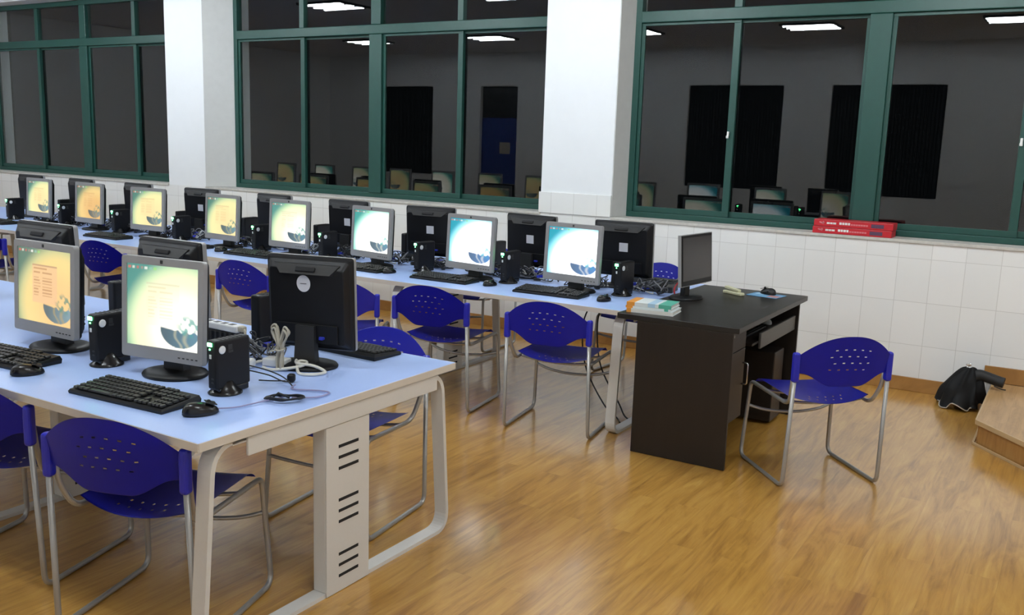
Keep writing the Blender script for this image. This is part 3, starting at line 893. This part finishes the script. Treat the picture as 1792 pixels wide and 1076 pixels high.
for i, nme in enumerate(names):
    ct.append((fr_specs[i][0]+.38, 5.485, i % 4, 'tangle of cables behind the computer right of %s' % nme if i else 'tangle of dark and grey cables at the desk end of the window table'))
for i in range(8):
    ct.append((fr_specs[i][0]-.02, 5.455, (i+2) % 4, 'low tangle of cables directly behind %s' % (names[i] if i else 'the brightest screen beside the dark desk')))
for i, (x, y, k, lab) in enumerate(ct):
    o = bpy.data.objects.new('cable_tangle', TN[k]); COL.objects.link(o); o.location = (x, y, TZ); o.rotation_euler = (0, 0, [0, PI][i % 2])
    tag(o, lab, 'cables', gt, 'stuff')

def cord(name, pts, r, m, label, closed=False, n=8):
    return tag(MB().tube(spline(pts, 8, closed), r, n, closed).obj(name, m), label, 'cable')
Z = TZ+.006
nm_ = near_mouse; iv = Matrix.Translation(nm_.location) @ Matrix.Rotation(nm_.rotation_euler.z, 4, 'Z')
MB().tube([iv.inverted() @ p for p in spline([(-2.43, 2.063, Z+.006), (-2.40, 2.13, Z), (-2.385, 2.22, Z), (-2.372, 2.30, Z)], 8)], .0024, 8).obj('mouse_cord', 'cable_purple', nm_)['label'] = 'thin lilac grey cord'
# coiled black cord in front of the near computer
cb_ = MB()
for k in range(4):
    a = [(-2.352+.062*math.cos(t)*math.cos(.6)+.008*k-.030*math.sin(t)*math.sin(.6), 2.315+.062*math.cos(t)*math.sin(.6)+.030*math.sin(t)*math.cos(.6), Z+.003*k+.004*abs(math.sin(2*t))) for t in [2*PI*j/12 for j in range(12)]]
    cb_.tube(spline(a, 4, True), .0028, 7, True)
cb_.tube([(-2.375, 2.29, Z+.004), (-2.365, 2.31, Z+.02), (-2.33, 2.33, Z+.004)], .004, 7)
tag(cb_.obj('cord_bundle', 'cable_black'), 'tied black cord bundle lying on the near table by its right edge', 'cable')
cord('flat_cord', [(-2.335, 2.345, Z), (-2.27, 2.405, Z), (-2.275, 2.475, Z), (-2.32, 2.475, Z), (-2.40, 2.435, Z), (-2.43, 2.44, Z), (-2.44, 2.47, Z+.004)], .0032, 'cable_purple', 'lilac grey flat cord looping near the right end of the near table')
cord('thin_cord', [(-2.585, 2.375, Z+.075), (-2.53, 2.42, Z+.055), (-2.48, 2.45, Z+.03), (-2.445, 2.46, Z), (-2.43, 2.44, Z)], .0026, 'cable_black', 'thin black cord curving down behind the near computer')
cord('thin_cord', [(-2.585, 2.378, Z+.055), (-2.545, 2.44, Z+.03), (-2.52, 2.48, Z+.004), (-2.50, 2.50, Z)], .0026, 'cable_black', 'second thin black cord, ending in a small knotted plug')
kn = MB().box((-2.505, 2.515, TZ+.017), (.030, .030, .032), .009, RZ(.5), seg=3).tube(spline([(-2.52, 2.50, Z), (-2.56, 2.47, Z), (-2.60, 2.44, Z+.002)], 6), .0026, 7)
tag(kn.obj('knotted_plug', 'black'), 'small knotted black plug on the near table behind the near computer', 'plug')
# cream cord bundle standing upright
cc = MB()
base = Vector((-2.668, 2.618, TZ))
for k in range(6):
    sd = -1 if k < 3 else 1; q = k % 3
    h = (.170, .183, .176)[q]-(.004 if sd > 0 else 0); o_ = .010*q
    lp = [(.006*sd, .004*q, .004), (.008*sd, .004*q, .08), (.004*sd, .004*q-.004, .112), (.014*sd-.004, .006*q, h-.025), (.024*sd-.004, .006*q, h), (.040*sd-.004+.004*sd*q, .004*q, h-.012), (.034*sd-.003*sd*q, .003*q, .135), (.012*sd, .003*q, .10), (.011*sd, -.004*q, .05), (.010*sd, -.004*q, .006)]
    cc.tube(spline([base+Vector(p) for p in lp], 6), .0045, 8)
cc.tube(spline([base+Vector((.018*math.cos(t), .016*math.sin(t), .088+.004*math.sin(t))) for t in [2*PI*j/10 for j in range(10)]], 3, True), .0042, 8, True)
tag(cc.obj('cord_bundle', 'cable_cream'), 'tied cream cord bundle standing upright beside the monitor with the round sticker', 'cable')
cord('looped_cable', [(-2.745, 2.60, Z), (-2.70, 2.585, Z), (-2.66, 2.61, Z+.002), (-2.60, 2.650, Z+.014), (-2.585, 2.672, Z+.022), (-2.605, 2.70, Z+.024), (-2.63, 2.68, Z+.024), (-2.57, 2.62, Z), (-2.515, 2.625, Z), (-2.492, 2.665, Z), (-2.505, 2.70, Z), (-2.55, 2.685, Z+.018), (-2.61, 2.655, Z+.026), (-2.65, 2.69, Z+.026)], .0062, 'cable_white', 'thick white cord looped on the near table beside the cream bundle', n=10)
ad_ = thing('power_adapter', 'white power adapter block lying behind the near computer', 'adapter', (-2.735, 2.665, TZ), .25)
MB().box((0, 0, .017), (.105, .058, .033), .006).obj('adapter_body', 'white_plastic', ad_)
MB().tube(spline([(-.052, 0, .016), (-.075, -.015, .014), (-.088, -.045, .010)], 6), .006, 8).obj('adapter_lead', 'cable_white', ad_)
pl = MB().box((-2.80, 2.575, TZ+.020), (.05, .04, .038), .012, RZ(.3), seg=3)
tag(pl.obj('white_plug', 'white_plastic'), 'white mains plug lying behind the near computer', 'plug')
# white socket strip resting on a black box
bx = thing('power_supply_box', 'black box with ribbed sides carrying the white socket strip', 'box', (-2.975, 2.60, TZ), .02)
MB().box((0, 0, .067), (.20, .075, .132), .006).obj('case', 'black', bx)
rb = MB()
for k in range(7): rb.box((-.085+.028*k, -.039, .09), (.012, .003, .08), .001)
rb.obj('ribs', 'darkgrey', bx)
ps = thing('socket_strip', 'white socket strip lying on the black box behind the bright near monitor', 'socket strip', (-2.965, 2.59, TZ+.1335), -.02)
MB().box((0, 0, .014), (.215, .05, .028), .005).obj('strip_body', 'white_plastic', ps)
sk_ = MB()
for k in range(4): sk_.box((-.075+.045*k, 0, .0283), (.026, .026, .001), .0)
sk_.obj('sockets', 'darkgrey', ps)
MB().box((.118, 0, .016), (.026, .030, .024), .006).tube(spline([(.128, 0, .016), (.148, -.012, .004), (.150, -.02, -.05), (.14, -.015, -.11)], 6), .005, 8).obj('strip_lead', 'cable_cream', ps)
# cables by the dark desk and below the window table
cord('hanging_cable', [(-2.62, 5.34, .72), (-2.67, 5.28, .55), (-2.60, 5.19, .30), (-2.44, 5.15, .08), (-2.34, 5.14, .010), (-2.28, 5.06, .008)], .005, 'cable_black', 'black cable hanging below the window table beside its end leg, left strand')
cord('hanging_cable', [(-2.57, 5.36, .72), (-2.58, 5.30, .55), (-2.51, 5.23, .30), (-2.36, 5.20, .09), (-2.29, 5.17, .012), (-2.20, 5.15, .008)], .005, 'cable_black', 'black cable hanging below the window table beside its end leg, right strand')
cord('hanging_cable', [(-2.20, 5.35, .715), (-2.185, 5.32, .60), (-2.15, 5.28, .45), (-2.08, 5.22, .32), (-2.04, 5.20, .22)], .005, 'cable_black', 'black cable slanting down between the window table leg and the dark desk')
cord('grey_cable', [(-2.36, 6.02, TZ+.01), (-2.28, 6.05, TZ+.10), (-2.20, 6.02, TZ+.14), (-2.12, 5.95, TZ+.11), (-2.08, 5.85, TZ+.06)], .006, 'cable_grey', 'grey cable arching beside the chair back behind the dark desk monitor')
rt = thing('network_switch', 'flat grey box among the cables at the desk end of the window table', 'network box', (-2.335, 5.66, TZ), .12)
MB().box((0, 0, .021), (.24, .15, .04), .006).obj('case', 'darkgrey', rt)
pt = MB()
for k in range(5): pt.box((-.08+.04*k, -.0755, .02), (.022, .002, .014), .0)
pt.obj('port_row', 'slot', rt)

# ------------------------------------------------------------------ teacher desk
DZ = .775
dk = thing('teacher_desk', 'dark brown teacher desk with drawers and keyboard tray at the end of the window table', 'desk', (-1.785, 5.30, 0))
tx0, tx1, ty0, ty1 = -.345, .345, -.685, .68
MB().bb((tx0, ty0, DZ-.032), (tx1, ty1, DZ), .004).obj('desktop', 'desktop', dk)
MB().bb((-.225, ty0+.004, .002), (.315, ty0+.022, DZ-.0325), .002).obj('side_panel', 'desk', dk)
MB().bb((-.225, ty1-.075, .002), (.315, ty1-.055, DZ-.0325), .002).obj('side_panel', 'desk', dk)
MB().bb((-.215, ty0+.0225, .14), (-.200, ty1-.0755, DZ-.0325), .002).obj('back_panel', 'desk', dk)
MB().bb((-.1995, ty0+.0225, .20), (.245, -.285, DZ-.0325), .002).obj('drawer_cabinet', 'desk', dk)
df = MB().bb((.2455, ty0+.026, .60), (.262, -.288, DZ-.036), .002).obj('drawer', 'desk', dk)
MB().box((.268, -.565, .695), (.012, .09, .016), .004).obj('pull', 'silver', df)
dd = MB().bb((.2455, ty0+.026, .205), (.262, -.288, .596), .002).obj('cabinet_door', 'desk', dk)
MB().tube(fillet([(.262, -.318, .395), (.292, -.318, .395), (.292, -.318, .515), (.262, -.318, .515)], .012, 4), .005, 8).obj('handle', 'steel', dd)
tr = MB().bb((-.12, -.24, .595), (.285, ty1-.08, .610), .002).obj('keyboard_tray', 'desk', dk)
MB().bb((.2855, -.13, .565), (.300, ty1-.085, .655), .003).obj('tray_front', 'tray', tr)
MB().bb((-.10, .30, .02), (.27, .50, .46), .006).obj('computer_shelf', 'desk', dk)
make_keyboard((-1.785+.13, 5.30+.06, .6105), 90, 'black keyboard on the pull-out tray of the dark desk', gk, .9)
wm = make_mouse((-1.785+.16, 5.30+.42, .6105), 60, 'pale mouse on the pull-out tray of the dark desk', gm, .9)
for c in children(wm):
    if c.name.startswith('mouse_body'):
        c.data = c.data.copy(); c.data.materials.clear(); c.data.materials.append(M['white_plastic'])

# desk monitor, switched off
dm = thing('monitor', 'thin black switched off monitor standing turned on the dark desk', 'monitor', (-1.955, 5.34, DZ), math.radians(84), 'desk monitor')
tl = Matrix.Translation((0, 0, .245)) @ Matrix.Rotation(math.radians(-4), 4, 'X')
hw, hh = .200, .150
bz = MB().box((0, .013, 0), (2*hw, .022, 2*hh), .004).xf(tl).obj('casing', 'black', dm)
sv = MB()
sv.bb((-hw-.003, .004, -hh-.003), (hw+.003, .024, -hh+.012)).bb((-hw-.003, .004, hh-.001), (hw+.003, .024, hh+.003)).bb((-hw-.003, .004, -hh+.0125), (-hw+.001, .024, hh-.0015)).bb((hw-.001, .004, -hh+.0125), (hw+.003, .024, hh-.0015))
sv.xf(tl).obj('rim', 'silver', dm)['label'] = 'silver rim'
MB().bb((-hw+.014, -.0005, -hh+.030), (hw-.014, .0018, hh-.014)).xf(tl).obj('screen', 'offscreen', dm)
MB().box((0, .036, -.02), (.24, .024, .17), .008).xf(tl).obj('back_housing', 'black', dm)
MB().bb((-.035, .055, .012), (.035, .085, .19), .004).obj('neck', 'black', dm)
MB().lathe([(.13, 0), (.132, .006), (.12, .014), (.04, .017)], (0, .06, 0), 1, .72, 36).obj('base', 'black', dm)
cord('red_and_black_wire', [(-2.11, 5.40, DZ+.006), (-2.14, 5.47, DZ+.03), (-2.155, 5.55, DZ+.05), (-2.15, 5.62, DZ+.06)], .005, 'redwire', 'red wire looping behind the dark desk monitor')

# books at the desk corner
bg = 'books stacked on the dark desk'
def book(loc, rz, w, d, h, label, top, spine, bands=()):
    t = thing('book', label, 'book', loc, rz, bg)
    MB().bb((-w/2+.004, -d/2+.004, .0018), (w/2-.004, d/2-.004, h-.0018)).obj('pages', 'paper', t)
    c = MB()
    c.bb((-w/2, -d/2, h-.0018), (w/2, d/2, h), m=top).bb((-w/2, -d/2, 0), (w/2, d/2, .0018), m=top).bb((-w/2, -d/2, .0018), (w/2, -d/2+.003, h-.0018), m=spine)
    for a, b, m in bands:
        c.bb((-w/2+w*a, -d/2-.0006, -.0), (-w/2+w*b, d/2, h+.0006) if False else (-w/2+w*b, -d/2+.0035, h+.0005), m=m)
        c.bb((-w/2+w*a, -d/2+.0036, h+.0001), (-w/2+w*b, d/2-.001, h+.0006), m=m)
    c.obj('cover', None, t)
    return t
bx_, by_ = -1.985, 4.775
book((bx_+.005, by_, DZ), .12, .262, .185, .022, 'thick white book at the bottom of the stack on the dark desk', 'coverw', 'paper', [(0, .10, 'orange')])
book((bx_-.005, by_+.002, DZ+.0226), .10, .255, .180, .012, 'thin pale book in the middle of the stack on the dark desk', 'coverw', 'coverw', [(.0, .16, 'orange'), (.86, .95, 'teal')])
book((bx_-.003, by_+.004, DZ+.0352), .11, .252, .178, .020, 'white, orange and green covered book on top of the stack on the dark desk', 'coverw', 'coverw', [(0, .18, 'orange'), (.48, .64, 'coverblue'), (.72, 1.0, 'teal')])
# stapler, mouse pad and mouse
stp = thing('stapler', 'pale cream stapler lying on the dark desk beyond the monitor', 'stapler', (-1.835, 5.70, DZ), -.45)
MB().box((0, 0, .010), (.155, .040, .020), .007, seg=3).obj('stapler_base', 'cream', stp)
MB().box((-.012, .004, .033), (.12, .032, .018), .007, RY(.10), seg=3).obj('stapler_arm', 'cream', stp)
mp = tag(MB().box((0, 0, .002), (.20, .155, .004), .001, m='padblue').box((.062, -.03, .0043), (.07, .07, .0006), m='padpink').box((-.05, .03, .0043), (.06, .06, .0006), m='coverblue').obj('mouse_pad', None), 'blue and pink mouse pad at the far end of the dark desk', 'mouse pad')
mp.location = (-1.655, 5.80, DZ); mp.rotation_euler = (0, 0, -.15)
make_mouse((-1.655, 5.835, DZ+.0048), 70, 'black mouse on the blue mouse pad of the dark desk', gm, 1.05)

# ------------------------------------------------------------------ red boxes on the window ledge
def redbox(z, label, dx):
    t = thing('red_box', label, 'box', (-1.437+dx, WY+.075, z), 0, 'red boxes on the window ledge')
    h = .051
    MB().box((0, 0, h/2), (.556, .165, h-.001), .003).obj('carton', 'red', t)
    f = -.0833
    MB().box((-.222, f, h*.52), (.034, .0012, .010), 0, RY(.3)).box((-.210, f, h*.58), (.014, .0012, .014), 0, RY(.7)).obj('printed_mark', 'redlite', t)
    for word in (((-.185, -.163), (-.160, -.143), (-.140, -.118)), ((-.095, -.078), (-.074, -.060), (-.056, -.038), (-.034, -.020))):
        pr = MB()
        for a, b in word: pr.bb((a, f-.0006, h*.38), (b, f+.0006, h*.64+(.004 if len(word) > 3 else 0)))
        pr.obj('white_printing', 'white_plastic', t)
    p2 = MB()
    for k in range(7): p2.bb((-.014+.0175*k, f-.0006, h*.36), (.0005+.0175*k, f+.0006, h*.58))
    p2.obj('pale_printing', 'redlite', t)
    MB().bb((.128, f-.0006, h*.22), (.215, f+.0006, h*.74)).obj('dark_label', 'navy', t)
    MB().bb((-.270, f-.0006, h*.93), (.270, f+.0004, h*.965)).obj('lid_edge', 'redlite', t)
redbox(SILL+.0105, 'lower of the two flat red cartons on the window ledge', -.004)
redbox(SILL+.0620, 'upper of the two flat red cartons on the window ledge', .002)

# ------------------------------------------------------------------ umbrella in the corner
um = thing('umbrella', 'crumpled black umbrella slumped on the floor between wall and platform', 'umbrella', (-.565, 6.86, 0))
NU = 64
def canopy(u, v):
    a = 2*PI*u; k = 8
    fold = .5+.5*math.cos(k*a)
    R0 = .175*(1+.16*math.sin(3*a+.6)+.10*math.sin(5*a)-.12*math.cos(a))
    r = .014+(R0-.014)*(v**.85)*(1-.26*(1-fold)*v)
    z = .285-.262*v**1.35-.016*math.sin(k*a)*v+.022*math.sin(11*a+6*v)*v*(1-v)*2+.012*math.sin(5*a-9*v)*v
    x = r*math.cos(a)*1.0+.03*(1-v)+.012*math.sin(7*a+5*v)*v; y = r*math.sin(a)*.92-.01*(1-v)+.010*math.sin(9*v+3*a)*v
    if x > .14: x = .14+(x-.14)*.15
    return (x, y, max(.006, z))
MB().grid(canopy, NU, 16, thick=.002).obj('canopy', 'cloth', um)
hem = [Vector(canopy(j/NU, 1.0))+Vector((0, 0, .003)) for j in range(int(NU*.52), int(NU*.86))]
MB().tube(hem, .004, 6).obj('hem', 'lining', um)
MB().tube([(.02, -.01, .278), (.024, -.012, .312)], .008, 10, rs=[.010, .006]).lathe([(.018, .274), (.020, .282), (.012, .292)], (.02, -.01, 0), n=14).box((.012, -.022, .300), (.03, .012, .012), .003, RZ(.5)).obj('ferrule', 'steel', um)
# folded end lying over the platform edge
sl_ = MB()
pth = spline([(.03, .0, .215), (.09, .0, .235), (.145, .0, .225), (.20, -.005, .212), (.235, -.008, .206)], 6)
sl_.tube(pth, .04, 18, rs=[.048-.012*min(1, i/8) for i in range(len(pth))], flat=1.0)
sl_.obj('rolled_sleeve', 'cloth', um)
MB().tube(spline([(.18, -.045, .185), (.225, -.05, .172), (.25, -.03, .166)], 5), .004, 6).obj('strap', 'cloth', um)

# ------------------------------------------------------------------ camera and world
cam = bpy.data.cameras.new('camera'); co = bpy.data.objects.new('camera', cam); COL.objects.link(co)
F = 1632.1; yaw, pitch, roll = -0.54662, 0.17587, -0.03209
fwd = Vector((math.sin(yaw)*math.cos(pitch), math.cos(yaw)*math.cos(pitch), -math.sin(pitch)))
r0 = Vector((math.cos(yaw), -math.sin(yaw), 0)); d0 = fwd.cross(r0)
right = math.cos(roll)*r0+math.sin(roll)*d0; down = -math.sin(roll)*r0+math.cos(roll)*d0
co.matrix_world = Matrix(((right.x, -down.x, -fwd.x, 0), (right.y, -down.y, -fwd.y, 0), (right.z, -down.z, -fwd.z, 1.68), (0, 0, 0, 1)))
cam.sensor_fit = 'HORIZONTAL'; cam.sensor_width = 36; cam.lens = 36*F/1792
cam.clip_start = .05; cam.clip_end = 100
S.camera = co
w = bpy.data.worlds.new('night'); S.world = w; w.use_nodes = True
w.node_tree.nodes['Background'].inputs['Color'].default_value = (.02, .025, .03, 1)
w.node_tree.nodes['Background'].inputs['Strength'].default_value = .02
S.view_settings.view_transform = 'Standard'; S.view_settings.look = 'None'
S.view_settings.gamma = 1; S.view_settings.exposure = 1.50; S.view_settings.use_curve_mapping = False
